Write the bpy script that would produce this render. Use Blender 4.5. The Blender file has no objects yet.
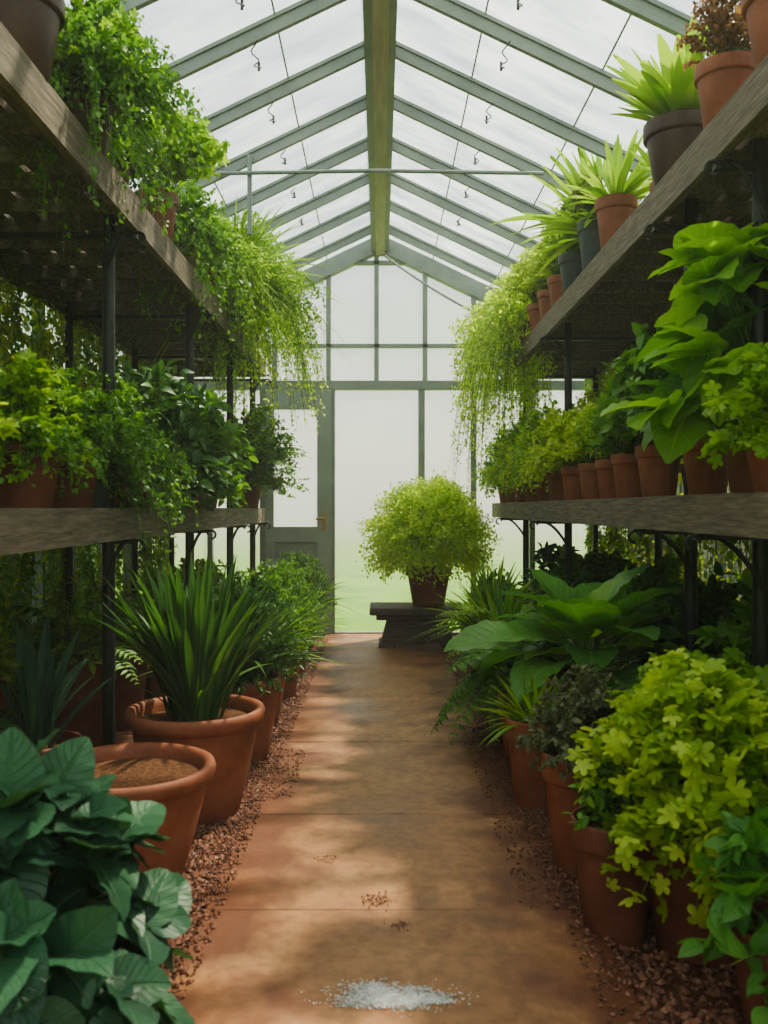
import bpy, math
import numpy as np
from mathutils import Vector
rng = np.random.default_rng(11)
R_ = rng.random
def U(a,b,*s): return rng.uniform(a,b,s if s else None)

# ------------------------------------------------------------ materials
def newmat(name):
    m=bpy.data.materials.new(name); m.use_nodes=True
    nt=m.node_tree; nt.nodes.clear()
    out=nt.nodes.new('ShaderNodeOutputMaterial')
    return m,nt,out
def N(nt,t,**kw):
    n=nt.nodes.new(t)
    for k,v in kw.items():
        if k in n.inputs: n.inputs[k].default_value=v
        else: setattr(n,k,v)
    return n
def L(nt,a,b): nt.links.new(a,b)
def ramp(nt,stops):
    r=nt.nodes.new('ShaderNodeValToRGB'); e=r.color_ramp.elements
    while len(e)<len(stops): e.new(0.5)
    for i,(p,c) in enumerate(stops):
        e[i].position=p; e[i].color=(c[0],c[1],c[2],1)
    return r
def noisy(name,c1,c2,scale=8,rough=0.7,bump=0.3,detail=6,stretch=(1,1,1),metal=0,c3=None,spec=0.4,dist=0.01):
    m,nt,out=newmat(name)
    tc=N(nt,'ShaderNodeTexCoord'); mp=N(nt,'ShaderNodeMapping'); mp.inputs['Scale'].default_value=stretch
    L(nt,tc.outputs['Object'],mp.inputs['Vector'])
    no=N(nt,'ShaderNodeTexNoise'); no.inputs['Scale'].default_value=scale; no.inputs['Detail'].default_value=detail
    no.inputs['Roughness'].default_value=0.65
    L(nt,mp.outputs[0],no.inputs['Vector'])
    st=[(0.3,c1),(0.7,c2)] if c3 is None else [(0.28,c1),(0.5,c2),(0.75,c3)]
    r=ramp(nt,st); L(nt,no.outputs['Fac'],r.inputs[0])
    b=N(nt,'ShaderNodeBsdfPrincipled'); b.inputs['Roughness'].default_value=rough; b.inputs['Metallic'].default_value=metal
    b.inputs['Specular IOR Level'].default_value=spec
    L(nt,r.outputs[0],b.inputs['Base Color'])
    bp=N(nt,'ShaderNodeBump'); bp.inputs['Strength'].default_value=bump; bp.inputs['Distance'].default_value=dist
    L(nt,no.outputs['Fac'],bp.inputs['Height']); L(nt,bp.outputs[0],b.inputs['Normal'])
    L(nt,b.outputs[0],out.inputs[0]); return m
def leafmat(name,c1,c2,vein=0.0,trans=0.35,rough=0.45):
    m,nt,out=newmat(name)
    at=N(nt,'ShaderNodeAttribute'); at.attribute_name='leaf'
    sp=N(nt,'ShaderNodeSeparateXYZ'); L(nt,at.outputs['Vector'],sp.inputs[0])
    r=ramp(nt,[(0.0,c1),(1.0,c2)]); L(nt,sp.outputs[2],r.inputs[0])
    col=r.outputs[0]; h=None
    b=N(nt,'ShaderNodeBsdfPrincipled'); b.inputs['Roughness'].default_value=rough; b.inputs['Specular IOR Level'].default_value=0.35
    if vein>0:
        s1=N(nt,'ShaderNodeMath',operation='SUBTRACT'); L(nt,sp.outputs[0],s1.inputs[0]); s1.inputs[1].default_value=0.5
        ab=N(nt,'ShaderNodeMath',operation='ABSOLUTE'); L(nt,s1.outputs[0],ab.inputs[0])
        mid=N(nt,'ShaderNodeMapRange'); L(nt,ab.outputs[0],mid.inputs[0]); mid.inputs[1].default_value=0.0; mid.inputs[2].default_value=0.05; mid.inputs[3].default_value=1; mid.inputs[4].default_value=0
        mu=N(nt,'ShaderNodeMath',operation='MULTIPLY'); L(nt,sp.outputs[1],mu.inputs[0]); mu.inputs[1].default_value=8
        m2=N(nt,'ShaderNodeMath',operation='MULTIPLY'); L(nt,ab.outputs[0],m2.inputs[0]); m2.inputs[1].default_value=5
        sb=N(nt,'ShaderNodeMath',operation='SUBTRACT'); L(nt,mu.outputs[0],sb.inputs[0]); L(nt,m2.outputs[0],sb.inputs[1])
        pp=N(nt,'ShaderNodeMath',operation='PINGPONG'); L(nt,sb.outputs[0],pp.inputs[0]); pp.inputs[1].default_value=0.5
        sv=N(nt,'ShaderNodeMapRange'); L(nt,pp.outputs[0],sv.inputs[0]); sv.inputs[1].default_value=0; sv.inputs[2].default_value=0.09; sv.inputs[3].default_value=0.7; sv.inputs[4].default_value=0
        mx=N(nt,'ShaderNodeMath',operation='MAXIMUM'); L(nt,mid.outputs[0],mx.inputs[0]); L(nt,sv.outputs[0],mx.inputs[1])
        fm=N(nt,'ShaderNodeMath',operation='MULTIPLY'); L(nt,mx.outputs[0],fm.inputs[0]); fm.inputs[1].default_value=vein
        mix=N(nt,'ShaderNodeMixRGB'); L(nt,fm.outputs[0],mix.inputs[0]); L(nt,col,mix.inputs[1])
        mix.inputs[2].default_value=(c2[0]*1.5+.03,c2[1]*1.4+.04,c2[2]*1.5+.02,1); col=mix.outputs[0]
        bp=N(nt,'ShaderNodeBump'); bp.inputs['Strength'].default_value=0.6; bp.inputs['Distance'].default_value=0.006; bp.invert=True
        L(nt,mx.outputs[0],bp.inputs['Height']); L(nt,bp.outputs[0],b.inputs['Normal'])
    L(nt,col,b.inputs['Base Color'])
    tr=N(nt,'ShaderNodeBsdfTranslucent'); 
    hs=N(nt,'ShaderNodeMixRGB'); hs.blend_type='MULTIPLY'; hs.inputs[0].default_value=1; L(nt,col,hs.inputs[1]); hs.inputs[2].default_value=(1.6,1.55,0.7,1)
    L(nt,hs.outputs[0],tr.inputs[0])
    mi=N(nt,'ShaderNodeMixShader'); mi.inputs[0].default_value=trans
    L(nt,b.outputs[0],mi.inputs[1]); L(nt,tr.outputs[0],mi.inputs[2]); L(nt,mi.outputs[0],out.inputs[0])
    return m
def glassmat(name,haze,hazecol=(.85,.9,.88),scale=2.0,amp=0.15,stretch=(1,1,1),gloss=.04,tint=(.96,.98,.97)):
    m,nt,out=newmat(name)
    tc=N(nt,'ShaderNodeTexCoord'); mp=N(nt,'ShaderNodeMapping'); mp.inputs['Scale'].default_value=stretch
    L(nt,tc.outputs['Object'],mp.inputs[0])
    no=N(nt,'ShaderNodeTexNoise'); no.inputs['Scale'].default_value=scale; no.inputs['Detail'].default_value=7; L(nt,mp.outputs[0],no.inputs['Vector'])
    mr=N(nt,'ShaderNodeMapRange'); L(nt,no.outputs['Fac'],mr.inputs[0]); mr.inputs[1].default_value=.35; mr.inputs[2].default_value=.65
    mr.inputs[3].default_value=max(0,haze-amp); mr.inputs[4].default_value=haze+amp
    tp=N(nt,'ShaderNodeBsdfTransparent'); tp.inputs[0].default_value=(*tint,1)
    tl=N(nt,'ShaderNodeBsdfTranslucent'); tl.inputs[0].default_value=(*hazecol,1)
    gl=N(nt,'ShaderNodeBsdfGlossy'); gl.inputs['Roughness'].default_value=0.08
    m1=N(nt,'ShaderNodeMixShader'); L(nt,mr.outputs[0],m1.inputs[0]); L(nt,tp.outputs[0],m1.inputs[1]); L(nt,tl.outputs[0],m1.inputs[2])
    m2=N(nt,'ShaderNodeMixShader'); m2.inputs[0].default_value=gloss; L(nt,m1.outputs[0],m2.inputs[1]); L(nt,gl.outputs[0],m2.inputs[2])
    L(nt,m2.outputs[0],out.inputs[0]); return m

M_frame=noisy('painted_frame',(.19,.23,.215),(.28,.325,.305),scale=6,rough=.5,bump=.1)
M_door=noisy('painted_door',(.27,.31,.295),(.34,.385,.365),scale=5,rough=.5,bump=.1)
M_ridge=noisy('ridge_wood',(.38,.32,.24),(.56,.49,.39),scale=6,stretch=(6,.6,6),rough=.8)
M_metal=noisy('dark_metal',(.018,.024,.023),(.04,.048,.045),scale=20,rough=.4,metal=.3,bump=.1)
M_wood=noisy('weathered_shelf_wood',(.07,.055,.040),(.17,.135,.10),scale=9,stretch=(9,.7,9),rough=.75,bump=.5,c3=(.28,.235,.18))
M_wood2=noisy('bench_wood',(.07,.056,.042),(.17,.135,.10),scale=8,stretch=(1,8,8),rough=.75,bump=.4)
M_terra=noisy('terracotta',(.17,.052,.028),(.30,.10,.052),scale=5,rough=.62,bump=.15,c3=(.38,.16,.092),dist=.004)
M_terra2=noisy('terracotta_dark',(.10,.032,.020),(.19,.060,.036),scale=5,rough=.6,bump=.15,c3=(.25,.095,.057),dist=.004)
M_pd=noisy('dark_glazed_pot',(.045,.020,.015),(.08,.04,.03),scale=5,rough=.4,bump=.1)
M_pg=noisy('grey_blue_pot',(.045,.062,.068),(.08,.105,.11),scale=5,rough=.55,bump=.1)
M_soil=noisy('soil',(.05,.02,.009),(.17,.07,.03),scale=60,rough=.95,bump=1,c3=(.30,.14,.06),dist=.02)
M_gravel=noisy('red_gravel_ground',(.05,.019,.011),(.16,.06,.035),scale=90,rough=.9,bump=1,c3=(.28,.125,.075),dist=.02)
M_peb=leafmat('pebble_stone',(.075,.026,.016),(.32,.145,.09),trans=0,rough=.55)
M_white=noisy('white_lime',(.45,.43,.40),(.9,.9,.88),scale=45,rough=.35,bump=.4)
M_wet=noisy('wet_puddle',(.10,.055,.03),(.22,.15,.10),scale=25,rough=.08,bump=.1,spec=.8,c3=(.5,.47,.43))
M_stem=noisy('green_stem',(.08,.16,.03),(.15,.25,.05),scale=10,rough=.6)
M_brass=noisy('brass',(.35,.22,.07),(.5,.33,.12),scale=10,rough=.35,metal=1)
G_roof=glassmat('roof_glass',.24,(.82,.91,.94),scale=2.6,amp=.22,stretch=(1,2.6,1),gloss=.08,tint=(.88,.95,.97))
G_end=glassmat('misted_glass',.12,(.78,.88,.83),scale=1.4,amp=.07,tint=(.92,.97,.94))
G_side=glassmat('side_glass',.10,(.7,.8,.7),scale=2.5,amp=.09,tint=(.9,.96,.9))

def pathmat():
    m,nt,out=newmat('worn_path_stone')
    tc=N(nt,'ShaderNodeTexCoord')
    n1=N(nt,'ShaderNodeTexNoise'); n1.inputs['Scale'].default_value=1.8; n1.inputs['Detail'].default_value=9; n1.inputs['Roughness'].default_value=.6
    n2=N(nt,'ShaderNodeTexNoise'); n2.inputs['Scale'].default_value=30; n2.inputs['Detail'].default_value=8
    for n in (n1,n2): L(nt,tc.outputs['Object'],n.inputs['Vector'])
    r1=ramp(nt,[(.3,(.23,.098,.038)),(.5,(.36,.175,.076)),(.72,(.49,.29,.15))]); L(nt,n1.outputs['Fac'],r1.inputs[0])
    r2=ramp(nt,[(.3,(.62,.58,.54)),(.62,(1.04,1.02,1))]); L(nt,n2.outputs['Fac'],r2.inputs[0])
    mx=N(nt,'ShaderNodeMixRGB'); mx.blend_type='MULTIPLY'; mx.inputs[0].default_value=.8
    L(nt,r1.outputs[0],mx.inputs[1]); L(nt,r2.outputs[0],mx.inputs[2])
    sp=N(nt,'ShaderNodeSeparateXYZ'); L(nt,tc.outputs['Object'],sp.inputs[0])
    a=N(nt,'ShaderNodeMath',operation='SUBTRACT'); L(nt,sp.outputs[0],a.inputs[0]); a.inputs[1].default_value=.02
    ab=N(nt,'ShaderNodeMath',operation='ABSOLUTE'); L(nt,a.outputs[0],ab.inputs[0])
    n3=N(nt,'ShaderNodeTexNoise'); n3.inputs['Scale'].default_value=3.5; n3.inputs['Detail'].default_value=9; L(nt,tc.outputs['Object'],n3.inputs['Vector'])
    ad=N(nt,'ShaderNodeMath',operation='MULTIPLY_ADD'); L(nt,n3.outputs['Fac'],ad.inputs[0]); ad.inputs[1].default_value=1.0; L(nt,ab.outputs[0],ad.inputs[2])
    mr=N(nt,'ShaderNodeMapRange'); L(nt,ad.outputs[0],mr.inputs[0]); mr.inputs[1].default_value=.72; mr.inputs[2].default_value=.90
    m2=N(nt,'ShaderNodeMixRGB'); L(nt,mr.outputs[0],m2.inputs[0]); L(nt,mx.outputs[0],m2.inputs[1]); m2.inputs[2].default_value=(.155,.055,.025,1)
    b=N(nt,'ShaderNodeBsdfPrincipled'); L(nt,m2.outputs[0],b.inputs['Base Color'])
    rr=N(nt,'ShaderNodeMapRange'); L(nt,n1.outputs['Fac'],rr.inputs[0]); rr.inputs[1].default_value=.35; rr.inputs[2].default_value=.65; rr.inputs[3].default_value=.42; rr.inputs[4].default_value=.66; L(nt,rr.outputs[0],b.inputs['Roughness'])
    bp=N(nt,'ShaderNodeBump'); bp.inputs['Strength'].default_value=.4; bp.inputs['Distance'].default_value=.006; L(nt,n2.outputs['Fac'],bp.inputs['Height']); L(nt,bp.outputs[0],b.inputs['Normal'])
    L(nt,b.outputs[0],out.inputs[0]); return m
M_path=pathmat()
M_grout=noisy('path_joint_sand',(.22,.10,.045),(.32,.16,.075),scale=40,rough=.9,bump=.5)
def grassmat():
    m,nt,out=newmat('dewy_lawn')
    tc=N(nt,'ShaderNodeTexCoord'); n1=N(nt,'ShaderNodeTexNoise'); n1.inputs['Scale'].default_value=1.5; n1.inputs['Detail'].default_value=9; L(nt,tc.outputs['Object'],n1.inputs['Vector'])
    r=ramp(nt,[(.3,(.10,.25,.015)),(.7,(.20,.38,.03))]); L(nt,n1.outputs['Fac'],r.inputs[0])
    b=N(nt,'ShaderNodeBsdfDiffuse'); L(nt,r.outputs[0],b.inputs[0]); L(nt,b.outputs[0],out.inputs[0]); return m
M_grass=grassmat()

LF_deep=leafmat('leaf_deep_green',(.032,.10,.028),(.08,.20,.05),trans=.3)
LF_mid=leafmat('leaf_mid_green',(.07,.19,.03),(.19,.38,.065),trans=.38)
LF_lime=leafmat('leaf_lime',(.28,.43,.045),(.54,.66,.13),trans=.45)
LF_glow=leafmat('leaf_golden_lime',(.38,.55,.07),(.66,.78,.20),trans=.5)
LF_fresh=leafmat('leaf_fresh',(.15,.31,.035),(.35,.53,.09),trans=.42)
LF_blue=leafmat('leaf_blue_green',(.022,.075,.042),(.052,.145,.072),vein=.3,trans=.18,rough=.42)
LF_hosta=leafmat('leaf_hosta',(.07,.21,.04),(.17,.39,.07),vein=.4,trans=.38,rough=.35)
LF_bigb=leafmat('leaf_big_bright',(.14,.33,.035),(.31,.53,.08),vein=.4,trans=.45,rough=.35)
LF_dry=leafmat('leaf_dry',(.16,.08,.06),(.30,.18,.13))
LF_purple=leafmat('leaf_sage',(.10,.13,.07),(.24,.26,.15))
LF_out=leafmat('leaf_hedge',(.10,.20,.04),(.26,.38,.08),trans=.35)
LF_vine=leafmat('leaf_vine',(.18,.26,.03),(.44,.49,.09),trans=.5)

# ------------------------------------------------------------ mesh builder
class MB:
    def __init__(s): s.V=[];s.A=[];s.q=[];s.t=[];s.n=0;s.mats=[]
    def mi(s,m):
        if m not in s.mats: s.mats.append(m)
        return s.mats.index(m)
    def add(s,V,m,quads=None,tris=None,A=None,smooth=True):
        V=np.asarray(V,float).reshape(-1,3); i=s.mi(m)
        if A is None: A=np.tile([.5,.5,.5],(len(V),1))
        s.V.append(V); s.A.append(np.asarray(A,float).reshape(-1,3))
        if quads is not None and len(quads): s.q.append((np.asarray(quads).reshape(-1,4)+s.n,i,smooth))
        if tris is not None and len(tris): s.t.append((np.asarray(tris).reshape(-1,3)+s.n,i,smooth))
        s.n+=len(V)
    def build(s,name,loc=(0,0,0)):
        V=np.concatenate(s.V); A=np.concatenate(s.A)
        me=bpy.data.meshes.new(name); me.vertices.add(len(V)); me.vertices.foreach_set('co',V.astype(np.float32).ravel())
        loops=[];sizes=[];mi=[];sm=[]
        for f,i,k in s.q: loops.append(f.ravel()); sizes.append(np.full(len(f),4)); mi.append(np.full(len(f),i)); sm.append(np.full(len(f),k))
        for f,i,k in s.t: loops.append(f.ravel()); sizes.append(np.full(len(f),3)); mi.append(np.full(len(f),i)); sm.append(np.full(len(f),k))
        loops=np.concatenate(loops).astype(np.int32); sizes=np.concatenate(sizes).astype(np.int32)
        st=np.concatenate([[0],np.cumsum(sizes)[:-1]]).astype(np.int32)
        me.loops.add(len(loops)); me.loops.foreach_set('vertex_index',loops)
        me.polygons.add(len(sizes)); me.polygons.foreach_set('loop_start',st)
        try: me.polygons.foreach_set('loop_total',sizes)
        except Exception: pass
        me.polygons.foreach_set('material_index',np.concatenate(mi).astype(np.int32))
        me.polygons.foreach_set('use_smooth',np.concatenate(sm).astype(bool))
        at=me.attributes.new('leaf','FLOAT_VECTOR','POINT'); at.data.foreach_set('vector',A.astype(np.float32).ravel())
        for m in s.mats: me.materials.append(m)
        me.update(calc_edges=True); me.validate()
        o=bpy.data.objects.new(name,me); o.location=loc; bpy.context.collection.objects.link(o); return o

def box(mb,x0,x1,y0,y1,z0,z1,m):
    V=[(x,y,z) for x in (x0,x1) for y in (y0,y1) for z in (z0,z1)]
    Q=[(0,1,3,2),(4,6,7,5),(0,4,5,1),(2,3,7,6),(0,2,6,4),(1,5,7,3)]
    mb.add(V,m,quads=Q,smooth=False)
def bar(mb,p0,p1,w,h,m,up=(0,0,1)):
    p0=np.array(p0,float);p1=np.array(p1,float);d=p1-p0;d/=np.linalg.norm(d)
    x=np.cross(d,up);x/=np.linalg.norm(x);z=np.cross(x,d)
    V=[p+sx*x*w/2+sz*z*h/2 for sx in (-1,1) for p in (p0,p1) for sz in (-1,1)]
    Q=[(0,1,3,2),(4,6,7,5),(0,4,5,1),(2,3,7,6),(0,2,6,4),(1,5,7,3)]
    mb.add(V,m,quads=Q,smooth=False)
def lathe(mb,prof,m,seg=36,c=(0,0,0)):
    prof=np.array(prof,float);K=len(prof);a=np.linspace(0,2*np.pi,seg,endpoint=False)
    V=np.stack([prof[:,None,0]*np.cos(a),prof[:,None,0]*np.sin(a),np.repeat(prof[:,1:2],seg,1)],-1).reshape(-1,3)+np.array(c)
    i,j=np.meshgrid(np.arange(K-1),np.arange(seg),indexing='ij'); j2=(j+1)%seg
    Q=np.stack([i*seg+j,i*seg+j2,(i+1)*seg+j2,(i+1)*seg+j],-1).reshape(-1,4)
    mb.add(V,m,quads=Q)
def tubes(mb,P,r,m,sides=4):
    P=np.asarray(P,float)
    if P.ndim==2: P=P[None]
    n,K,_=P.shape; r=np.broadcast_to(np.asarray(r,float),(K,))
    T=np.gradient(P,axis=1); T/=np.linalg.norm(T,axis=-1,keepdims=True)+1e-9
    ref=np.array([.37,.21,.13]); X=np.cross(T,ref); X/=np.linalg.norm(X,axis=-1,keepdims=True)+1e-9; Y=np.cross(T,X)
    a=np.linspace(0,2*np.pi,sides,endpoint=False)
    V=P[:,:,None]+r[None,:,None,None]*(X[:,:,None]*np.cos(a)[None,None,:,None]+Y[:,:,None]*np.sin(a)[None,None,:,None])
    i,j=np.meshgrid(np.arange(K-1),np.arange(sides),indexing='ij'); j2=(j+1)%sides
    q=np.stack([i*sides+j,i*sides+j2,(i+1)*sides+j2,(i+1)*sides+j],-1).reshape(-1,4)
    Q=(q[None]+(np.arange(n)*K*sides)[:,None,None]).reshape(-1,4)
    mb.add(V.reshape(-1,3),m,quads=Q)

# leaf templates
def grid_tpl(rows,cols,shape,fold=.25,ripple=0):
    t=np.linspace(0,1,rows);c=np.linspace(-1,1,cols); T,C=np.meshgrid(t,c,indexing='ij')
    X=C*shape(T); Z=fold*np.abs(X)+ripple*np.sin(T*8*np.pi-np.abs(C)*2.5)*np.abs(C)
    V=np.stack([X,T,Z],-1).reshape(-1,3); A=np.stack([C*.5+.5,T],-1).reshape(-1,2)
    i,j=np.meshgrid(np.arange(rows-1),np.arange(cols-1),indexing='ij')
    Q=np.stack([i*cols+j,i*cols+j+1,(i+1)*cols+j+1,(i+1)*cols+j],-1).reshape(-1,4)
    return V,A,Q,None
ov=lambda k,p: (lambda t: k*np.sin(np.pi*np.clip(t,0.01,.995)**p)**.8+.003)
T_small=grid_tpl(4,3,ov(.30,.8),.3)
T_ov=grid_tpl(6,3,ov(.27,.75),.35)
T_big=grid_tpl(13,7,ov(.33,.75),.28,.018)
T_heart=grid_tpl(14,7,lambda t:.47*np.sin(np.pi*np.clip(t,.01,.995)**.62)**.62+.003,.2,.02)
T_strap=grid_tpl(9,3,lambda t:.035*(1-t**2.5)*(0.6+.8*t)+.002,.6)
T_sword=grid_tpl(8,3,lambda t:.06*np.sin(np.pi*(t*.92+.06))**.7+.002,.5)
T_tiny=(np.array([[0,0,0],[.32,.45,.08],[0,1,0],[-.32,.45,.08]]),np.array([[.5,0],[1,.5],[.5,1],[0,.5]]),np.array([[0,1,2,3]]),None)
def lob():
    n=30; th=np.linspace(-np.pi/2,1.5*np.pi,n,endpoint=False)
    r=.52*(.5+.5*np.abs(np.cos(2.5*(th-np.pi/2)))**.75)
    r*=1+.07*np.cos(15*th)
    V=[[0,.42,0]]+[[rr*np.cos(a),.42+rr*np.sin(a)*1.05,.10*np.sin(2.5*(a-np.pi/2))**2-.05] for a,rr in zip(th,r)]
    V=np.array(V); A=np.stack([V[:,0]+.5,V[:,1]],-1)
    Tt=[[0,i+1,(i+1)%n+1] for i in range(n)]
    return V,A,None,np.array(Tt)
T_lob=lob()
def leaves(mb,P,D,Up,size,m,tpl,bend=None,wid=1.0):
    V,A,Q,Tt=tpl; P=P.reshape(-1,3);D=D.reshape(-1,3);Up=Up.reshape(-1,3); n=len(P)
    D=D/(np.linalg.norm(D,axis=1,keepdims=True)+1e-9)
    X=np.cross(D,Up); X/=np.linalg.norm(X,axis=1,keepdims=True)+1e-9; Z=np.cross(X,D)
    size=np.broadcast_to(np.asarray(size,float).reshape(-1) if np.ndim(size) else size,(n,))
    bend=U(.0,.5,n) if bend is None else np.broadcast_to(bend,(n,))
    x=V[None,:,0]*wid; y=np.repeat(V[None,:,1],n,0); z=V[None,:,2]-bend[:,None]*y**2
    y=y*(1-.25*np.clip(bend,0,1.2)[:,None]*y)
    W=P[:,None]+size[:,None,None]*(x[...,None]*X[:,None]+y[...,None]*D[:,None]+z[...,None]*Z[:,None])
    k=len(V); rnd=R_(n)
    AA=np.concatenate([np.repeat(A[None],n,0),np.repeat(rnd[:,None,None],k,1)],-1)
    off=(np.arange(n)*k)[:,None,None]
    mb.add(W.reshape(-1,3),m,quads=None if Q is None else (Q[None]+off).reshape(-1,4),tris=None if Tt is None else (Tt[None]+off).reshape(-1,3),A=AA.reshape(-1,3))

def bez(c,e,ct,K=8):
    t=np.linspace(0,1,K)[None,:,None]
    return (1-t)**2*c[:,None]+2*t*(1-t)*ct[:,None]+t*t*e[:,None]
def stemleaf(mb,c,ends,lift,nl,tpl,size,m,stem=.0025,tmin=.3,out=.8,upb=.2,bend=None,wid=1,cr=.04,ctf=.5,sizevar=.5,jit=0.0,face=0):
    n=len(ends); c0=np.array(c,float); c=np.array(c)[None]+np.concatenate([U(-cr,cr,n,2),np.zeros((n,1))],1)
    ct=c+(ends-c)*np.array([ctf,ctf,0]); ct[:,2]=np.maximum(ends[:,2],c[:,2])+lift*U(.4,1.1,n)
    P=bez(c,ends,ct)
    tubes(mb,P,np.linspace(stem,stem*.4,8),M_stem,3)
    t=np.sort(U(tmin,1,n,nl),axis=1); f=t*7; i=np.minimum(f.astype(int),6); fr=(f-i)[...,None]
    ar=np.arange(n)[:,None]; p=P[ar,i]*(1-fr)+P[ar,i+1]*fr; T=P[ar,i+1]-P[ar,i]; T/=np.linalg.norm(T,axis=-1,keepdims=True)+1e-9
    rn=rng.normal(size=(n,nl,3)); rn/=np.linalg.norm(rn,axis=-1,keepdims=True)
    D=T*.5+rn*out+np.array([0,0,upb]); Up=rng.normal(size=(n,nl,3))*.45+np.array([0,0,1])
    if face:
        o=p-c0; o/=np.linalg.norm(o,axis=-1,keepdims=True)+1e-6
        Up=o*face+np.array([0,0,.7])+rng.normal(size=o.shape)*.3
        D=rn*out+o*.5+np.array([0,0,-.35])
    if jit: p=p+rng.normal(size=p.shape)*jit
    sz=size*(1-sizevar*R_((n,nl)))*(1.1-.35*t)
    leaves(mb,p,D,Up,sz.reshape(-1),m,tpl,bend=bend,wid=wid)
def dome(n,R,H,lo=-.2,c=(0,0,0),lean=(0,0)):
    a=U(0,2*np.pi,n);u=U(lo,1,n); s=np.sqrt(1-np.minimum(u*u,1))*U(.7,1.05,n)
    return np.stack([c[0]+R*s*np.cos(a)+lean[0],c[1]+R*s*np.sin(a)+lean[1],c[2]+H*u*U(.85,1.05,n)],1)
def hang(n,R,z0,z1,c=(0,0,0),lean=(0,0)):
    a=U(0,2*np.pi,n); r=R*U(.6,1.05,n)
    return np.stack([c[0]+r*np.cos(a)+lean[0],c[1]+r*np.sin(a)+lean[1],c[2]+U(z0,z1,n)],1)

def pot(mb,r,h,m,style='classic'):
    if style=='classic':
        lathe(mb,[(.001,0),(r*.66,0)],m); lathe(mb,[(r*.66,0),(r*.69,h*.02),(r*.9,h*.76)],m)
        lathe(mb,[(r*.9,h*.76),(r*.985,h*.775),(r*1.0,h*.80),(r*1.0,h*.97),(r*.985,h),(r*.93,h),(r*.915,h*.985),(r*.88,h*.8)],m)
    else:
        lathe(mb,[(.001,0),(r*.6,0)],m)
        lathe(mb,[(r*.6,0),(r*.64,h*.04),(r*.76,h*.35),(r*.86,h*.65),(r*.9,h*.84)],m)
        lathe(mb,[(r*.9,h*.84),(r*.97,h*.86),(r*1.0,h*.90),(r*1.01,h*.95),(r*.99,h*.99),(r*.95,h),(r*.89,h*.985),(r*.86,h*.93),(r*.84,h*.8)],m)
    lathe(mb,[(.001,h*.9),(r*.5,h*.9),(r*.89,h*.87)],M_soil,24)

def p_bush(R,H,n,nl,size,m,tpl=T_ov,lo=-.2,lift=.05,lean=(0,0),**k):
    def f(mb,c):
        cc=(c[0],c[1],c[2]+H*.12)
        stemleaf(mb,c,dome(n,R,H,lo,cc,lean),lift,nl,tpl,size,m,**k)
    return f
def p_trail(R,H,drop,n,nl,size,m,tpl=T_small,lean=(0,0),frac=.55,**k):
    def f(mb,c):
        n1=int(n*frac)
        stemleaf(mb,c,hang(n1,R,-drop,H*.2,c,lean),H*.6,nl,tpl,size,m,tmin=.15,upb=-.05,ctf=.8,jit=.008,**k)
        stemleaf(mb,c,dome(n-n1,R*.9,H,0,c,(lean[0]*.4,lean[1]*.4)),.03,nl,tpl,size,m,jit=.008,**k)
    return f
def p_grass(n,Lg,m,tpl=T_strap,spread=.6,bend=(.2,1.0),wid=1,cr=.05):
    def f(mb,c):
        a=U(0,2*np.pi,n); e=U(0,1,n)**.8*spread
        D=np.stack([np.sin(e)*np.cos(a),np.sin(e)*np.sin(a),np.cos(e)],1)
        Up=np.stack([-np.cos(a)*np.cos(e)*1,-np.sin(a)*np.cos(e)*1,np.sin(e)+.01],1)
        P=np.stack([c[0]+cr*np.cos(a)*R_(n),c[1]+cr*np.sin(a)*R_(n),np.full(n,c[2])],1)
        leaves(mb,P,D,Up,Lg*U(.55,1.05,n),m,tpl,bend=U(bend[0],bend[1],n)*e/spread,wid=wid)
    return f
def p_fern(n,Lg,m,np_=20,lean=(0,0),rise=.5,drop=.25,pin=.2,cr=.03):
    def f(mb,c):
        a=U(0,2*np.pi,n); l=Lg*U(.6,1.05,n)
        e=np.stack([c[0]+l*np.cos(a)+lean[0],c[1]+l*np.sin(a)+lean[1],c[2]+l*U(-drop,rise,n)],1)
        cc=np.array(c)[None]+np.concatenate([U(-cr,cr,n,2),np.zeros((n,1))],1)
        ct=cc+(e-cc)*np.array([.45,.45,0]); ct[:,2]=np.maximum(e[:,2],c[2])+l*.35
        K=np_+2; P=bez(cc,e,ct,K); tubes(mb,P,np.linspace(.003,.001,K),M_stem,3)
        T=np.gradient(P,axis=1); T/=np.linalg.norm(T,axis=-1,keepdims=True)
        S=np.cross(T,[0,0,1.]); S/=np.linalg.norm(S,axis=-1,keepdims=True)+1e-6; Nn=np.cross(S,T)
        t=np.linspace(0,1,K); prof=np.sin(np.pi*(t*.86+.1))**.8
        for sd in (-1,1):
            D=S*sd+T*.45+rng.normal(size=T.shape)*.08
            leaves(mb,P[:,2:],D[:,2:],Nn[:,2:],(l[:,None]*pin*prof[None,2:]).reshape(-1),m,T_small,wid=.62)
    return f
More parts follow.
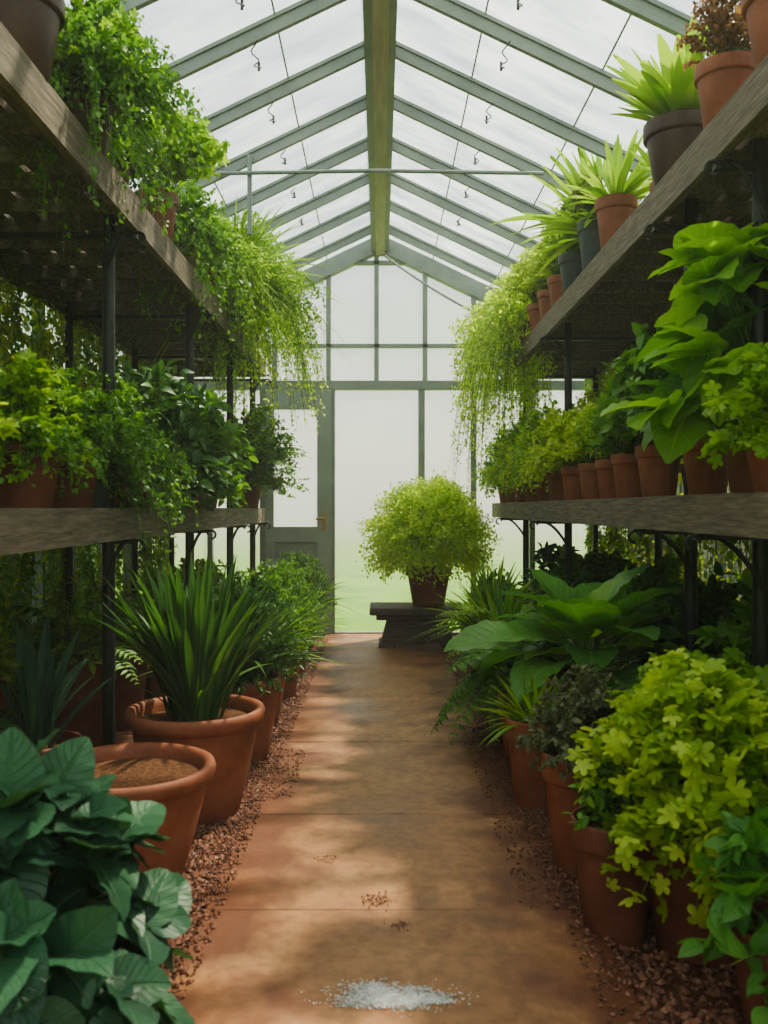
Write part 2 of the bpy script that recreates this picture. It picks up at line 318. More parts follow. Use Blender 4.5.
def p_rosette(n,Lp,Ls,m,tpl=T_big,emin=.1,emax=1.3,bend=(.1,.5),lean=(0,0),ecurve=.8,wid=1,tilt=.45):
    def f(mb,c):
        i=np.arange(n); a=i*2.399+U(-.2,.2,n); e=emin+(emax-emin)*((i+.5)/n)**ecurve
        l=Lp*U(.75,1.1,n)
        E=np.stack([c[0]+l*np.sin(e)*np.cos(a)+lean[0],c[1]+l*np.sin(e)*np.sin(a)+lean[1],c[2]+l*np.cos(e)],1)
        cc=np.tile(np.array(c)[None],(n,1)); ct=(cc+E)/2; ct[:,2]+=l*.15
        P=bez(cc,E,ct); tubes(mb,P,np.linspace(.006,.0035,8),M_stem,5)
        e2=np.clip(e+tilt,0,1.75)
        D=np.stack([np.sin(e2)*np.cos(a),np.sin(e2)*np.sin(a),np.cos(e2)],1)
        Up=np.stack([-np.cos(a)*np.cos(e2),-np.sin(a)*np.cos(e2),np.sin(e2)],1)+rng.normal(size=(n,3))*.15
        leaves(mb,E,D,Up,Ls*U(.7,1.1,n),m,tpl,bend=U(bend[0],bend[1],n),wid=wid)
    return f
def multi(*fs):
    def f(mb,c):
        for g in fs: g(mb,c)
    return f
def plant(name,X,Y,Z,r,h,pm,fn,style='classic',dz=0):
    mb=MB(); pot(mb,r,h,pm,style); fn(mb,(0,0,h*.9+dz)); o=mb.build(name,(X,Y,Z)); return o

# ------------------------------------------------------------ ROOM SHELL
YW=7.7; XW=1.85; ZR=3.42; SL=.48; ZE=ZR-SL*XW; Y0=-1.2
mb=MB(); box(mb,-XW-.05,XW+.05,Y0,YW+.05,-.1,0,M_gravel); mb.build('floor')
mb=MB(); box(mb,-40,40,-12,60,-.16,-.101,M_grass); mb.build('lawn')
mb=MB(); ys=[Y0,-.35,.75,1.55,2.4,3.15,4.12,5.1,6.2,7.1,YW]
for a,b in zip(ys[:-1],ys[1:]):
    box(mb,-.47+U(-.012,.012),.565+U(-.012,.012),a+.002,b-.002,-.05,.02+U(-.001,.001),M_path)
box(mb,-.46,.555,Y0,YW,-.04,.0165,M_grout)
o=mb.build('paved_path'); bv=o.modifiers.new('b','BEVEL'); bv.width=.004; bv.segments=2
def pebbles(n,xa,xb,ya,yb,z,s0,s1,pw=1,gauss=False):
    base=np.array([[1,0,0],[-1,0,0],[0,1,0],[0,-1,0],[0,0,.75],[0,0,-.75]],float)
    F=np.array([[0,2,4],[2,1,4],[1,3,4],[3,0,4],[2,0,5],[1,2,5],[3,1,5],[0,3,5]])
    s=U(s0,s1,n); a=U(0,6.28,n); V=base[None]*s[:,None,None]*U(.7,1.3,n,6,1)
    ca,sa=np.cos(a)[:,None],np.sin(a)[:,None]
    x=V[...,0]*ca-V[...,1]*sa;y=V[...,0]*sa+V[...,1]*ca
    if gauss: X=(xa+xb)/2+(xb-xa)*rng.normal(size=n)*.25; Y=(ya+yb)/2+(yb-ya)*rng.normal(size=n)*.25
    else: X=xa+(xb-xa)*R_(n)**pw; Y=U(ya,yb,n)
    W=np.stack([x+X[:,None],y+Y[:,None],V[...,2]+z+s[:,None]*.4],-1)
    A=np.zeros((n,6,3)); A[...,2]=R_(n)[:,None]
    return W.reshape(-1,3),(F[None]+(np.arange(n)*6)[:,None,None]).reshape(-1,3),A.reshape(-1,3)
mb=MB()
for args in [(19000,-.46,-1.0,1.0,7.4,0,.005,.012),(19000,.55,1.1,1.0,7.4,0,.005,.012),
             (2500,-.48,-.42,1.0,7.3,.021,.002,.008,1.5),(4200,.575,.47,1.0,7.3,.021,.002,.008,1.5),(1800,.57,.38,2.4,4.4,.021,.002,.006,1.8),
             (120,-.045,.035,2.41,2.50,.021,.001,.004,1,True),(60,-.20,-.13,2.70,2.77,.021,.001,.003,1,True),(60,.02,.08,2.28,2.33,.021,.001,.003,1,True),(700,-.47,-.32,3.3,4.0,.021,.002,.006,2)]:
    W,F,A=pebbles(*args); mb.add(W,M_peb,tris=F,A=A,smooth=False)
mb.build('gravel_bed')
# shallow wet spill with lime residue
mb=MB()
n=90; a=np.linspace(0,2*np.pi,n,endpoint=False)
rr=1+.16*np.sin(2*a+1)+.13*np.sin(5*a+2)+.09*np.sin(9*a)+.06*np.sin(16*a+1)+.04*np.sin(27*a)
cx,cy=.03,1.965
V=[[cx,cy,.0228]]+[[cx+.10*q*np.cos(t),cy+.05*q*np.sin(t),.0226] for q,t in zip(rr,a)]+[[cx+.103*q*np.cos(t),cy+.0515*q*np.sin(t),.0205] for q,t in zip(rr,a)]
T=[[0,i+1,(i+1)%n+1] for i in range(n)]; Q=[[i+1,n+i+1,n+(i+1)%n+1,(i+1)%n+1] for i in range(n)]
mb.add(V,M_wet,tris=T); mb.add(V,M_wet,quads=Q)
for args in [(1500,-.10,.14,1.92,2.01,.0225,.0008,.0028,1,True),(1300,-.03,.15,1.93,1.98,.0225,.0008,.0035,1,True),(500,-.07,.03,1.97,2.03,.0225,.0008,.003,1,True)]:
    W,F,A=pebbles(*args); mb.add(W,M_white,tris=F,A=A,smooth=False)
mb.build('spilled_lime_puddle')

# back wall
mb=MB(); y0,y1=YW-.03,YW+.04
def zr(x): return ZR-SL*abs(x)
box(mb,-XW,XW,y0-.01,y1,2.10,2.175,M_frame)
box(mb,-XW,XW,y0,y1,-.1,.03,M_frame)
for x,w in ((-.40,.03),(.355,.055),(.80,.045),(1.30,.045),(-1.0,.05),(-1.45,.045)):
    box(mb,x-w/2,x+w/2,y0,y1,0,2.12,M_frame)
for x,w in ((-.44,.04),(-.03,.04),(.385,.04),(.80,.04),(1.3,.04),(-.90,.04),(-1.4,.04)):
    box(mb,x-w/2,x+w/2,y0,y1,2.15,zr(x)-.03,M_frame)
box(mb,-1.7,1.7,y0,y1-.01,2.46,2.49,M_frame)
box(mb,-.45,.45,y0,y1-.01,3.17,3.20,M_frame)
for s in (-1,1):
    bar(mb,(0,YW,ZR-.07),(s*XW,YW,ZE-.07),.10,.13,M_frame)
    box(mb,min(s*XW,s*(XW-.07)),max(s*XW,s*(XW-.07)),y0,y1,0,ZE,M_frame)
    box(mb,*sorted((s*XW,s*1.0)),y0+.01,y1-.02,0,.35,M_frame)
mb.build('wall_back')
mb=MB()
V=[(-XW,YW,ZE),(-XW,YW,2.15),(XW,YW,2.15),(XW,YW,ZE),(0,YW,ZR)]
mb.add(V,G_end,tris=[(0,1,2),(0,2,3),(0,3,4)],smooth=False); mb.build('window_1')
mb=MB()
for xa,xb in ((-.385,.33),(.38,.78),(.82,1.28),(1.32,1.8),(-1.8,-1.47),(-1.43,-1.02)):
    z=.03 if abs(xa)<.9 and xa>-1 else .33
    mb.add([(xa,YW,z),(xb,YW,z),(xb,YW,2.12),(xa,YW,2.12)],G_end,quads=[(0,1,2,3)],smooth=False)
mb.build('window_2')
mb=MB(); xa,xb=-.975,-.415; ya,yb=YW-.045,YW+.0
box(mb,xa,xa+.07,ya,yb,.02,2.09,M_door); box(mb,xb-.12,xb,ya,yb,.02,2.09,M_door)
box(mb,xa+.07,xb-.12,ya,yb,1.93,2.09,M_door); box(mb,xa+.07,xb-.12,ya,yb,.80,.93,M_door); box(mb,xa+.07,xb-.12,ya,yb,.02,.2,M_door)
box(mb,xa+.07,xb-.12,ya+.018,yb-.01,.2,.8,M_door)
box(mb,xa+.12,xb-.17,ya+.008,yb-.01,.27,.73,M_door)
mb.add([(xa+.07,YW-.02,.93),(xb-.12,YW-.02,.93),(xb-.12,YW-.02,1.93),(xa+.07,YW-.02,1.93)],G_end,quads=[(0,1,2,3)],smooth=False)
box(mb,xb-.075,xb-.045,ya-.008,ya+.002,.9,1.06,M_brass)
tubes(mb,[(xb-.06,ya,1.0),(xb-.06,ya-.05,1.0),(xb-.065,ya-.055,1.0),(xb-.13,ya-.055,.998)],.009,M_brass,8)
mb.build('door_1')

for s,nm,gi in ((-1,'wall_left',3),(1,'wall_right',4)):
    mb=MB(); X=s*XW
    xx=sorted((X-s*.05,X+s*.03))
    box(mb,*xx,Y0,YW,-.1,.28,M_frame); box(mb,*xx,Y0,YW,ZE-.12,ZE-.02,M_frame)
    box(mb,*sorted((X-s*.035,X+s*.02)),Y0,YW,1.12,1.17,M_frame)
    box(mb,*sorted((X-s*.03,X+s*.02)),Y0,YW,1.95,1.985,M_frame)
    y=YW-.57
    while y>Y0:
        box(mb,*sorted((X-s*.04,X+s*.02)),y-.018,y+.018,.2,ZE-.05,M_frame); y-=.57
    mb.build(nm)
    mb=MB(); mb.add([(X,Y0,.25),(X,YW,.25),(X,YW,ZE),(X,Y0,ZE)],G_side,quads=[(0,1,2,3)],smooth=False); mb.build('window_%d'%gi)
mb=MB()
for s in (-1,1):
    y=YW-.42
    while y>Y0:
        bar(mb,(s*.05,y,ZR-.050-SL*.05),(s*XW,y,ZE-.050),.026,.050,M_frame)
        bar(mb,(s*.05,y,ZR-.012-SL*.05),(s*XW,y,ZE-.012),.046,.016,M_frame); y-=.57
    bar(mb,(s*(XW-.02),Y0,ZE-.03),(s*(XW-.02),YW,ZE-.03),.08,.08,M_frame)
    bar(mb,(s*1.42,Y0,zr(1.42)-.10),(s*1.42,YW,zr(1.42)-.10),.03,.03,M_frame)
    for x_ in (.45,.95,1.4):
        bar(mb,(s*x_,Y0,zr(x_)-.004),(s*x_,YW,zr(x_)-.004),.007,.005,M_frame)
    mb.add([(0,Y0,ZR),(0,YW,ZR),(s*(XW+.1),YW,ZR-SL*(XW+.1)),(s*(XW+.1),Y0,ZR-SL*(XW+.1))],G_roof,quads=[(0,1,2,3)],smooth=False)
box(mb,-.075,.075,Y0,YW,ZR-.15,ZR-.01,M_frame); box(mb,-.035,.04,Y0,YW,ZR-.18,ZR-.15,M_ridge)
mb.build('ceiling')
mb=MB(); tubes(mb,[(-.90,4.95,2.93),(0,4.95,2.945),(.90,4.95,2.93)],.011,M_frame,8)
tubes(mb,[(-.72,4.97,3.04),(-.72,4.97,2.6)],.014,M_frame,8); mb.build('tie_rod')
mb=MB(); t=np.linspace(0,1,12)[:,None]; p=np.array([.02,7.55,3.22])*(1-t)+np.array([1.15,6.7,2.35])*t; p[:,2]-=(.06*4*t*(1-t))[:,0]; tubes(mb,p,.010,M_frame,6); mb.build('sagging_cable')
for s in (-1,1):
    mb=MB()
    for d in (3.55,4.06,4.63,5.2,5.77,6.34):
        x=s*.56; z=zr(x)-.03; k=np.linspace(0,1,16)
        p=np.stack([x-s*.03*k+.014*np.sin(k*14),np.full(16,d+.1)-.40*k,z-.03*np.sin(k*3.1)-.08*k],1); tubes(mb,p,.003,M_metal,5)
        tubes(mb,[(x,d+.1,z+.03),(x,d+.1,z-.01)],.006,M_metal,6)
    mb.build('hanging_roof_wire')
mb=MB(); tubes(mb,[(-1.66,Y0,2.40),(-1.66,3,2.38),(-1.66,YW-.1,2.36)],.022,M_frame,8); mb.build('water_pipe')

# ------------------------------------------------------------ SHELVES
def rack(s,xe_up,xe_mid,zup,zmid,xp,posts,yend_up,yend_mid):
    mb=MB(); xb=s*1.74
    for (xe,zt,yend,th) in ((xe_up,zup,yend_up,.125),(xe_mid,zmid,yend_mid,.115)):
        xe=s*xe; y_0=.6
        box(mb,*sorted((xe,xe+s*.028)),y_0,yend,zt-th,zt,M_wood)
        box(mb,*sorted((xb,xb-s*.028)),y_0,yend,zt-th,zt-.01,M_wood)
        npl=6; w=(abs(xb-xe)-.03)/npl
        for i in range(npl):
            a=xe+s*(.03+i*w); box(mb,*sorted((a,a+s*(w-.022))),y_0,yend,zt-.03,zt-.004+U(-.002,.002),M_wood)
        y=y_0+.1
        while y<yend:
            box(mb,*sorted((xe+s*.028,xb-s*.02)),y,y+.03,zt-th+.045,zt-.03,M_wood); y+=.24
        for yy in (y_0,yend-.03): box(mb,*sorted((xe,xb)),yy,yy+.03,zt-th,zt-.002,M_wood)
    for p in posts:
        tubes(mb,[(s*xp,p,0),(s*xp,p,zup-.03)],.024,M_metal,10)
        lathe(mb,[(.05,0),(.05,.012),(.026,.014)],M_metal,12,(s*xp,p,0))
        tubes(mb,[(s*1.70,p,0),(s*1.70,p,zup-.03)],.022,M_metal,8)
        for zt,xe,th in ((zup,xe_up,.125),(zmid,xe_mid,.115)):
            bar(mb,(s*1.7,p,zt-th-.012),(s*(xe+.01),p,zt-th-.012),.035,.02,M_metal)
            k=np.linspace(0,1,14); x0=xp; x1=xe+.03
            q=np.stack([s*(x0+(x1-x0)*k),np.full(14,p-.03),zt-th-.17*(1-k)**2-.005],1)
            tubes(mb,q,.008,M_metal,6)
            th_=np.linspace(0,4.8,14); q=np.stack([s*(xe-.005+.022*np.cos(th_)),np.full(14,p-.03),zt-th+.0-.02+.022*np.sin(th_)-.01],1)
            tubes(mb,q,.006,M_metal,6)
    mb.build('plant_rack')
rack(-1,.92,.92,2.27,1.09,1.04,(1.35,3.45,4.92,6.24,7.35),7.25,7.3)
rack(1,1.0,.94,2.26,1.13,1.15,(1.2,2.72,3.33,5.5,7.1),7.3,7.55)
ZU=2.27-.004; ZM=1.09-.004; ZU2=2.26-.004; ZM2=1.13-.004

# ------------------------------------------------------------ BENCH + round plant
mb=MB()
box(mb,-.08,.66,6.80,7.28,.275,.33,M_wood2)
box(mb,-.03,.61,6.84,7.24,.235,.275,M_wood2)
for a,b,c_,d in ((.01,.57,6.90,7.18),):
    V=[(a+.05,c_,.235),(b-.05,c_,.235),(b-.05,d,.235),(a+.05,d,.235),(a,c_-.01,.05),(b,c_-.01,.05),(b,d+.01,.05),(a,d+.01,.05)]
    mb.add(V,M_wood2,quads=[(0,1,2,3),(4,7,6,5),(0,4,5,1),(1,5,6,2),(2,6,7,3),(3,7,4,0)],smooth=False)
for x in (-.01,.47): box(mb,x,x+.12,6.88,7.20,0,.06,M_wood2)
o=mb.build('low_bench'); bv=o.modifiers.new('b','BEVEL'); bv.width=.014; bv.segments=3
plant('potted_maidenhair_bush',.38,7.04,.33,.18,.30,M_terra,
  multi(p_bush(.55,.50,700,50,.046,LF_glow,T_tiny,lo=-.55,lift=.10,tmin=.4,jit=.026,upb=0,stem=.0015,cr=.1),
        p_bush(.22,.12,34,8,.11,LF_fresh,T_ov,lo=0)),dz=.15)

# ------------------------------------------------------------ FLOOR LEFT
hyd=lambda R,H,n:multi(p_bush(R,H,n,5,.175,LF_blue,T_heart,lo=-.75,lift=.04,tmin=.65,out=.5,face=1.0,sizevar=.4,stem=.004,wid=.92),p_bush(R*.7,H*.8,int(n*.5),4,.13,LF_blue,T_heart,lo=-.4,tmin=.6,out=.6,stem=.004,face=.8))
plant('potted_hydrangea',-.66,1.60,0,.2,.29,M_terra2,hyd(.27,.32,72),dz=-.03)
plant('potted_hydrangea',-1.05,1.80,0,.17,.20,M_terra2,hyd(.24,.28,50))
plant('large_terracotta_pot',-.745,2.66,0,.255,.335,M_terra,lambda mb,c:None,'bowl')
plant('terracotta_pot',-.69,2.15,0,.1,.24,M_terra,p_bush(.08,.05,14,6,.04,LF_deep))
plant('potted_iris',-.66,3.22,0,.245,.38,M_terra,multi(p_grass(170,.58,LF_deep,T_strap,.42,(.05,.45),wid=.95,cr=.10),p_grass(24,.35,LF_mid,T_strap,.8,(.1,.6),wid=.9,cr=.09)),'bowl')
gm=[(-.60,3.92,.175,.36),(-.62,4.55,.165,.34),(-.60,5.2,.16,.33),(-.60,5.85,.16,.33),(-.60,6.45,.15,.32),(-.62,7.0,.15,.32)]
for i,(x,y,r,h) in enumerate(gm):
    if i%2==0: f=multi(p_bush(.30,.42,160,28,.055,(LF_deep,LF_mid)[i//2%2],T_small,lo=-.1,wid=.5),p_grass(140,.46,LF_deep,T_strap,.8,(.2,.9),cr=.06,wid=.6))
    else: f=multi(p_bush(.28,.40,150,28,.055,LF_mid,T_small,lo=-.1,wid=.45),p_grass(160,.42,LF_mid,T_strap,.9,(.2,.9),cr=.06,wid=.5))
    plant('potted_rosemary' if i%2==0 else 'potted_lemongrass',x,y,0,r,h,M_terra,f,'bowl' if i<2 else 'classic')
plant('potted_yucca',-1.12,2.95,0,.14,.33,M_terra2,p_grass(20,.42,LF_blue,T_sword,1.1,(.1,.6),wid=1.0))
for i,(x,y,h) in enumerate([(-1.25,3.75,.48),(-1.3,4.5,.4),(-1.3,5.25,.4),(-1.3,6.0,.45),(-1.3,6.8,.4),(-1.45,3.1,.5)]):
    plant('potted_fern',x,y,0,.15,h,M_terra2,multi(p_fern(26,.38,(LF_mid,LF_fresh)[i%2],18,rise=.7),p_bush(.25,.3,40,12,.07,LF_fresh,T_ov)))
# ------------------------------------------------------------ MID LEFT
plant('potted_geranium',-1.05,2.66,ZM,.11,.19,M_terra2,multi(p_bush(.19,.24,70,12,.055,LF_fresh,T_lob,lean=(.02,0),lo=-.5),p_trail(.2,.1,.12,50,22,.04,LF_mid,lean=(.04,0))))
plant('potted_geranium',-1.12,2.2,ZM,.115,.20,M_terra2,p_bush(.2,.22,50,9,.07,LF_lime,T_lob))
plant('potted_parsley',-1.06,3.05,ZM,.115,.19,M_terra2,p_trail(.26,.30,.14,190,36,.034,LF_mid,T_small,lean=(.06,0)))
plant('potted_parsley',-1.08,3.5,ZM,.11,.18,M_terra2,p_trail(.30,.34,.26,200,36,.036,LF_mid,T_small,lean=(.08,0)))
plant('potted_ivy',-1.03,3.25,ZM,.07,.13,M_pg,p_trail(.16,.08,.28,34,10,.055,LF_deep,T_ov,lean=(.13,-.03)))
plant('potted_basil',-1.08,4.05,ZM,.11,.18,M_terra2,p_bush(.32,.42,110,13,.11,LF_deep,T_ov,lo=-.6,lean=(.08,0)))
plant('potted_basil',-1.05,4.6,ZM,.11,.18,M_terra,p_bush(.34,.40,110,13,.11,LF_mid,T_ov,lo=-.7,lean=(.09,0)))
plant('potted_parsley',-1.15,5.25,ZM,.11,.18,M_terra,p_bush(.3,.40,130,22,.045,LF_mid,T_small,lo=-.3))
plant('potted_parsley',-1.15,5.9,ZM,.11,.18,M_terra,p_bush(.28,.38,130,22,.045,LF_fresh,T_small,lo=-.3))
plant('potted_fern',-.97,6.5,ZM,.13,.22,M_terra2,multi(p_fern(44,.44,LF_mid,18,rise=.7,lean=(.07,0)),p_bush(.36,.48,260,22,.05,LF_mid,T_small,lo=-.4,lean=(.09,0))))
for y in (3.1,3.9,4.8,5.6,6.4): 
    plant('potted_asparagus_fern',-1.5,y,ZM,.1,.17,M_terra2,p_bush(.24,.50,130,26,.038,LF_vine,T_small,lo=-.1))
# ------------------------------------------------------------ TOP LEFT
plant('dark_planter',-1.01,2.48,ZU,.135,.24,M_pd,p_bush(.16,.2,40,14,.05,LF_mid))
plant('potted_creeping_jenny',-1.00,2.98,ZU,.13,.20,M_pd,multi(p_trail(.30,.32,.46,290,32,.036,LF_mid,T_small,lean=(.12,0),frac=.5),p_bush(.24,.3,60,14,.05,LF_fresh,T_lob,lo=-.2,lean=(.05,0))))
plant('potted_creeping_jenny',-1.08,3.5,ZU,.12,.18,M_pd,p_trail(.24,.24,.15,120,28,.036,LF_deep,T_small,lean=(.03,.02),frac=.5))
plant('potted_pothos',-1.00,4.02,ZU,.10,.22,M_terra2,multi(p_bush(.24,.36,50,9,.10,LF_fresh,T_ov,lean=(.08,0),lo=.35),p_bush(.26,.3,40,9,.09,LF_fresh,T_lob,lean=(.14,-.03),lo=.4)))
plant('potted_pothos',-1.03,4.6,ZU,.11,.18,M_terra2,p_trail(.28,.34,.45,210,28,.045,LF_mid,T_small,lean=(.08,0)))
plant('potted_trailing_fern',-1.02,5.2,ZU,.11,.2,M_terra2,p_trail(.30,.38,.45,230,28,.045,LF_fresh,T_small,lean=(.08,0)))
plant('potted_trailing_fern',-.95,5.75,ZU,.12,.2,M_pg,multi(p_trail(.42,.55,.65,440,38,.038,LF_fresh,T_small,lean=(.20,0),frac=.6),p_grass(200,.7,LF_fresh,T_strap,1.2,(.6,1.6),wid=.35)))
plant('potted_trailing_fern',-.98,6.6,ZU,.12,.2,M_terra2,p_trail(.42,.5,.85,360,36,.042,LF_glow,T_small,lean=(.16,0),frac=.6))
# ------------------------------------------------------------ TOP RIGHT
plant('terracotta_pot',1.10,2.42,ZU2,.12,.24,M_terra,p_bush(.15,.2,30,10,.05,LF_dry))
plant('potted_dried_heather',1.07,2.78,ZU2,.095,.20,M_terra,p_bush(.17,.26,130,26,.024,LF_dry,T_small,lo=0,stem=.0015))
plant('potted_agave',1.11,3.32,ZU2,.135,.25,M_pd,p_grass(70,.37,LF_fresh,T_sword,1.15,(.0,.3),wid=1.3,cr=.02))
plant('terracotta_pot',1.22,3.78,ZU2,.085,.20,M_terra,p_grass(34,.24,LF_fresh,T_sword,1.1,(.1,.5),wid=1.2))
plant('potted_spider_plant',1.07,4.08,ZU2,.095,.23,M_terra,p_grass(60,.32,LF_fresh,T_sword,1.15,(.1,.6),wid=.9))
plant('potted_spider_plant',1.16,4.62,ZU2,.1,.22,M_terra2,p_grass(130,.54,LF_fresh,T_sword,1.15,(.1,.8),wid=.8))
plant('potted_sage',1.05,4.42,ZU2,.08,.24,M_pg,p_bush(.15,.22,80,16,.038,LF_purple,lo=.2))
plant('potted_sage',1.09,4.95,ZU2,.11,.22,M_pg,p_bush(.22,.32,130,24,.04,LF_fresh,T_small,lo=.15))
plant('terracotta_pot',1.07,5.3,ZU2,.085,.19,M_terra,p_bush(.20,.32,140,24,.038,LF_lime,T_small,lo=.1))
plant('terracotta_pot',1.07,5.65,ZU2,.085,.19,M_terra,p_bush(.20,.32,140,24,.038,LF_lime,T_small,lo=.1))
plant('terracotta_pot',1.07,6.02,ZU2,.085,.19,M_terra,p_bush(.24,.36,160,24,.038,LF_lime,T_small,lo=.1,lean=(-.04,0)))
plant('potted_trailing_ivy',1.06,6.4,ZU2,.09,.18,M_terra,p_trail(.34,.38,.75,360,36,.042,LF_glow,T_small,lean=(-.15,0),frac=.6))
plant('potted_trailing_ivy',1.04,6.88,ZU2,.1,.18,M_terra2,p_trail(.34,.38,1.15,480,40,.044,LF_glow,T_small,lean=(-.16,0),frac=.65))
plant('potted_trailing_ivy',1.38,5.4,ZU2,.1,.18,M_terra2,p_bush(.28,.30,140,24,.036,LF_fresh,T_small))
# ------------------------------------------------------------ MID RIGHT
plant('potted_lettuce',1.05,2.35,ZM2,.10,.17,M_terra,p_bush(.20,.20,80,11,.065,LF_fresh,T_lob,lo=-.5,lean=(-.03,0)))
plant('potted_rubber_plant',1.18,2.80,ZM2,.12,.22,M_terra,multi(
   p_bush(.34,.60,40,4,.30,LF_bigb,T_heart,lo=-.05,lift=.05,tmin=.6,out=.4,stem=.006,sizevar=.3,bend=.3,face=1.0,wid=.85),
   p_bush(.26,.45,30,3,.24,LF_hosta,T_heart,lo=0,lift=.05,tmin=.5,out=.5,stem=.006,sizevar=.35,bend=.3,face=.8,wid=.85)))
plant('potted_peace_lily',1.12,3.08,ZM2,.088,.20,M_terra,p_rosette(26,.2,.17,LF_hosta,T_big,.1,1.1,(.1,.4)))
plant('potted_peace_lily',1.06,3.42,ZM2,.088,.20,M_terra,p_bush(.24,.42,90,11,.10,LF_mid,T_ov,lo=.05))
plant('potted_oregano',1.05,3.78,ZM2,.078,.19,M_terra,p_bush(.18,.28,80,16,.065,LF_mid,T_ov,lo=.05))
plant('potted_oregano',1.04,4.05,ZM2,.07,.18,M_terra,p_bush(.17,.26,70,16,.055,LF_fresh,T_ov,lo=.05))
plant('potted_oregano',1.03,4.36,ZM2,.07,.18,M_terra,p_bush(.19,.26,100,20,.045,LF_lime,T_small,lo=.05))
plant('potted_oregano',1.02,4.72,ZM2,.07,.18,M_terra,p_bush(.2,.28,110,22,.042,LF_lime,T_small,lo=.05))
for i,y in enumerate((5.1,5.5,5.95,6.4,6.85,7.25)):
    plant('potted_thyme',1.03,y,ZM2,.09,.17,M_terra,p_trail(.23,.36+.10*(i%2),.10,190,28,.042,(LF_lime,LF_fresh)[i%2],T_small,lean=(-.04,0),frac=.3))
for y,f in ((3.5,LF_mid),(4.2,LF_vine),(4.9,LF_lime),(5.7,LF_vine),(6.5,LF_lime)):
    plant('potted_asparagus_fern',1.5,y,ZM2,.1,.17,M_terra2,p_bush(.26,.6,160,26,.04,f,T_small,lo=-.1))
# ------------------------------------------------------------ FLOOR RIGHT
plant('potted_laurel',.83,1.80,0,.13,.26,M_terra2,p_bush(.20,.20,50,9,.10,LF_hosta,T_ov,lo=-.5,tmin=.5))
plant('potted_coleus',.80,2.24,0,.16,.34,M_terra2,multi(p_bush(.30,.33,140,12,.085,LF_lime,T_lob,lo=-.6,lift=.08,lean=(-.02,0),upb=.3),p_bush(.24,.28,40,9,.09,LF_fresh,T_lob,lo=-.3)),dz=.02)
plant('potted_coleus',1.0,2.62,0,.16,.34,M_terra2,p_bush(.34,.30,130,11,.085,LF_fresh,T_lob,lo=-.3,lean=(-.06,0)),dz=.02)
plant('potted_sedum',.60,2.3,0,.11,.30,M_terra2,p_bush(.14,.14,40,10,.05,LF_mid))
plant('potted_lavender',.61,2.70,0,.125,.36,M_terra,p_bush(.20,.26,120,22,.038,LF_purple,T_small,lo=-.2))
plant('potted_chlorophytum',.57,3.27,0,.115,.33,M_terra,p_grass(110,.24,LF_fresh,T_strap,1.2,(.2,.8),wid=1.1))
plant('terracotta_pot',.60,3.75,0,.11,.32,M_terra,p_bush(.16,.16,40,12,.05,LF_mid))
plant('potted_sword_fern',.64,4.15,0,.14,.36,M_terra2,multi(p_fern(50,.40,LF_mid,20,rise=.35,drop=.75,lean=(-.03,0),pin=.26),p_fern(26,.34,LF_deep,16,rise=.6)))
plant('potted_hosta',.83,3.60,0,.18,.42,M_terra2,multi(
   p_rosette(24,.28,.31,LF_hosta,T_heart,.15,1.35,(.15,.45),wid=.9,tilt=.35),p_rosette(14,.20,.27,LF_bigb,T_heart,.05,1.0,(.1,.35),tilt=.4,wid=.9)),dz=.04)
plant('potted_sword_fern',.66,4.85,0,.14,.34,M_terra,multi(p_fern(44,.40,LF_fresh,20,rise=.7,drop=.3),p_grass(60,.45,LF_mid,T_strap,.8)))
plant('potted_lemongrass',.70,5.5,0,.14,.34,M_terra,multi(p_grass(180,.50,LF_fresh,T_strap,.9,(.2,1),wid=.8),p_bush(.24,.36,110,18,.05,LF_mid,T_small)))
plant('potted_lemongrass',.80,6.1,0,.14,.32,M_terra,multi(p_grass(120,.38,LF_mid,T_strap,1.0,(.2,1),wid=.8),p_bush(.22,.3,80,16,.05,LF_fresh,T_small)))
plant('potted_sword_fern',1.05,6.6,0,.15,.34,M_terra,p_fern(36,.34,LF_mid,20))
for i,(x,y) in enumerate([(1.3,2.95),(1.32,3.6),(1.35,4.3),(1.3,5.0),(1.3,5.8),(1.3,6.5)]):
    plant('potted_schefflera',x,y,0,.16,.4,M_terra2,p_bush(.32,.42,80,12,.11,(LF_mid,LF_deep)[i%2],T_ov,lo=-.3))

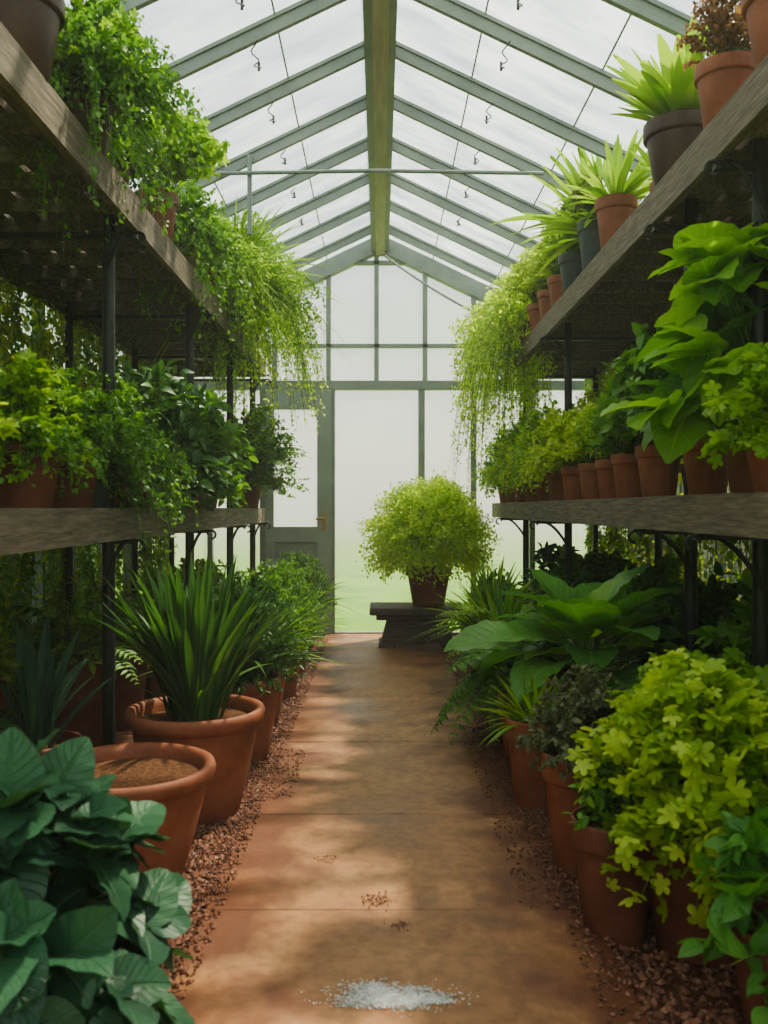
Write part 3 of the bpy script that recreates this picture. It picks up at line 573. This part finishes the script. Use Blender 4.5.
# ------------------------------------------------------------ vines + hedges
for s in (-1,1):
    mb=MB()
    def strands(n,ztop,l0,l1,xoff,size,m,ya=1.5,yb=7.5,nl=26):
        y=U(ya,yb,n); zt=ztop+U(-.1,.05,n); l=U(l0,l1,n)
        k=np.linspace(0,1,8)[None,:]
        P=np.stack([s*(xoff)+s*U(-.02,.02,n,1)+np.zeros((n,8)),y[:,None]+.05*np.sin(k*5+y[:,None]*9),zt[:,None]-l[:,None]*k],-1)
        tubes(mb,P,.0015,M_stem,3)
        t=U(0,7,n,nl); i=np.minimum(t.astype(int),6); fr=(t-i)[...,None]; a=np.arange(n)[:,None]
        p=P[a,i]*(1-fr)+P[a,i+1]*fr+rng.normal(size=(n,nl,3))*np.array([.006,.015,.015])
        D=rng.normal(size=(n,nl,3))*.6+np.array([-s*.3,0,-.5]); Up=rng.normal(size=(n,nl,3))*.5+np.array([-s*1.,0,.3])
        leaves(mb,p,D,Up,U(.5,1,n*nl)*size,m,T_small)
    strands(320,2.36,.2,.8,1.74,.045,LF_vine,nl=36)
    strands(260,1.9,.3,.8,1.74,.045,LF_vine,nl=34)
    strands(140,2.36,.3,1.1,1.735,.045,LF_mid,nl=36)
    strands(190,1.0,.4,.95,1.74,.045,LF_vine)
    strands(140,1.0,.4,.95,1.735,.045,LF_mid)
    mb.build('climbing_vine')
    mb=MB()
    for k in range(9):
        y=.5+k*1.0; x=s*U(2.75,3.2); h=U(1.7,2.5)
        n=460; e=dome(n,.75,h,0,(x,y,-.1)); c=(x,y,-.1)
        stemleaf(mb,c,e,.1,10,T_ov,.14,(LF_out,LF_mid)[k%2],stem=.004,tmin=.4,cr=.2)
    mb.build('outdoor_hedge')

# ------------------------------------------------------------ MIST (real homogeneous volumes: light haze inside, fog outside)
def fog(name,dens,b):
    mb=MB(); m,nt,out=newmat(name+'_volume'); vs=N(nt,'ShaderNodeVolumeScatter'); vs.inputs['Color'].default_value=(.99,1,.97,1); vs.inputs['Density'].default_value=dens; vs.inputs['Anisotropy'].default_value=.3
    L(nt,vs.outputs[0],out.inputs['Volume'])
    box(mb,*b,m); mb.build(name)
fog('mist',.010,(-1.80,1.80,-1.1,7.64,.03,3.3))
fog('mist',.038,(-14,14,7.80,50,-.09,4.5))

# ------------------------------------------------------------ LIGHT
w=bpy.data.worlds.new('misty_sky'); bpy.context.scene.world=w; w.use_nodes=True; nt=w.node_tree; nt.nodes.clear()
out=N(nt,'ShaderNodeOutputWorld'); bg=N(nt,'ShaderNodeBackground'); tc=N(nt,'ShaderNodeTexCoord'); sp=N(nt,'ShaderNodeSeparateXYZ')
L(nt,tc.outputs['Generated'],sp.inputs[0]); r=ramp(nt,[(0,(.50,.56,.48)),(.12,(.58,.645,.585)),(.5,(.86,.93,.92)),(1,(1,1,.97))]); L(nt,sp.outputs[2],r.inputs[0])
L(nt,r.outputs[0],bg.inputs[0]); bg.inputs[1].default_value=1.5; L(nt,bg.outputs[0],out.inputs[0])
sd=bpy.data.lights.new('sun','SUN'); sd.energy=9.5; sd.color=(1,.85,.62); sd.angle=math.radians(2.0)
so=bpy.data.objects.new('sun',sd); bpy.context.collection.objects.link(so); so.location=(3,10,8)
so.rotation_euler=Vector((-.42,-.45,-1)).to_track_quat('-Z','Y').to_euler()

# ------------------------------------------------------------ CAMERA
cd=bpy.data.cameras.new('camera'); cam=bpy.data.objects.new('camera',cd); bpy.context.collection.objects.link(cam)
cam.location=(0,0,1.09); cam.rotation_euler=(math.radians(90),0,0)
cd.sensor_fit='VERTICAL'; cd.sensor_height=36; cd.sensor_width=27; cd.lens=900/1024*36
cd.shift_x=4/1024; cd.shift_y=-4/1024; cd.clip_start=.05
cd.dof.use_dof=True; cd.dof.focus_distance=4.6; cd.dof.aperture_fstop=4.0
bpy.context.scene.camera=cam
bpy.context.scene.view_settings.view_transform='AgX'
bpy.context.scene.view_settings.look='AgX - Medium High Contrast'
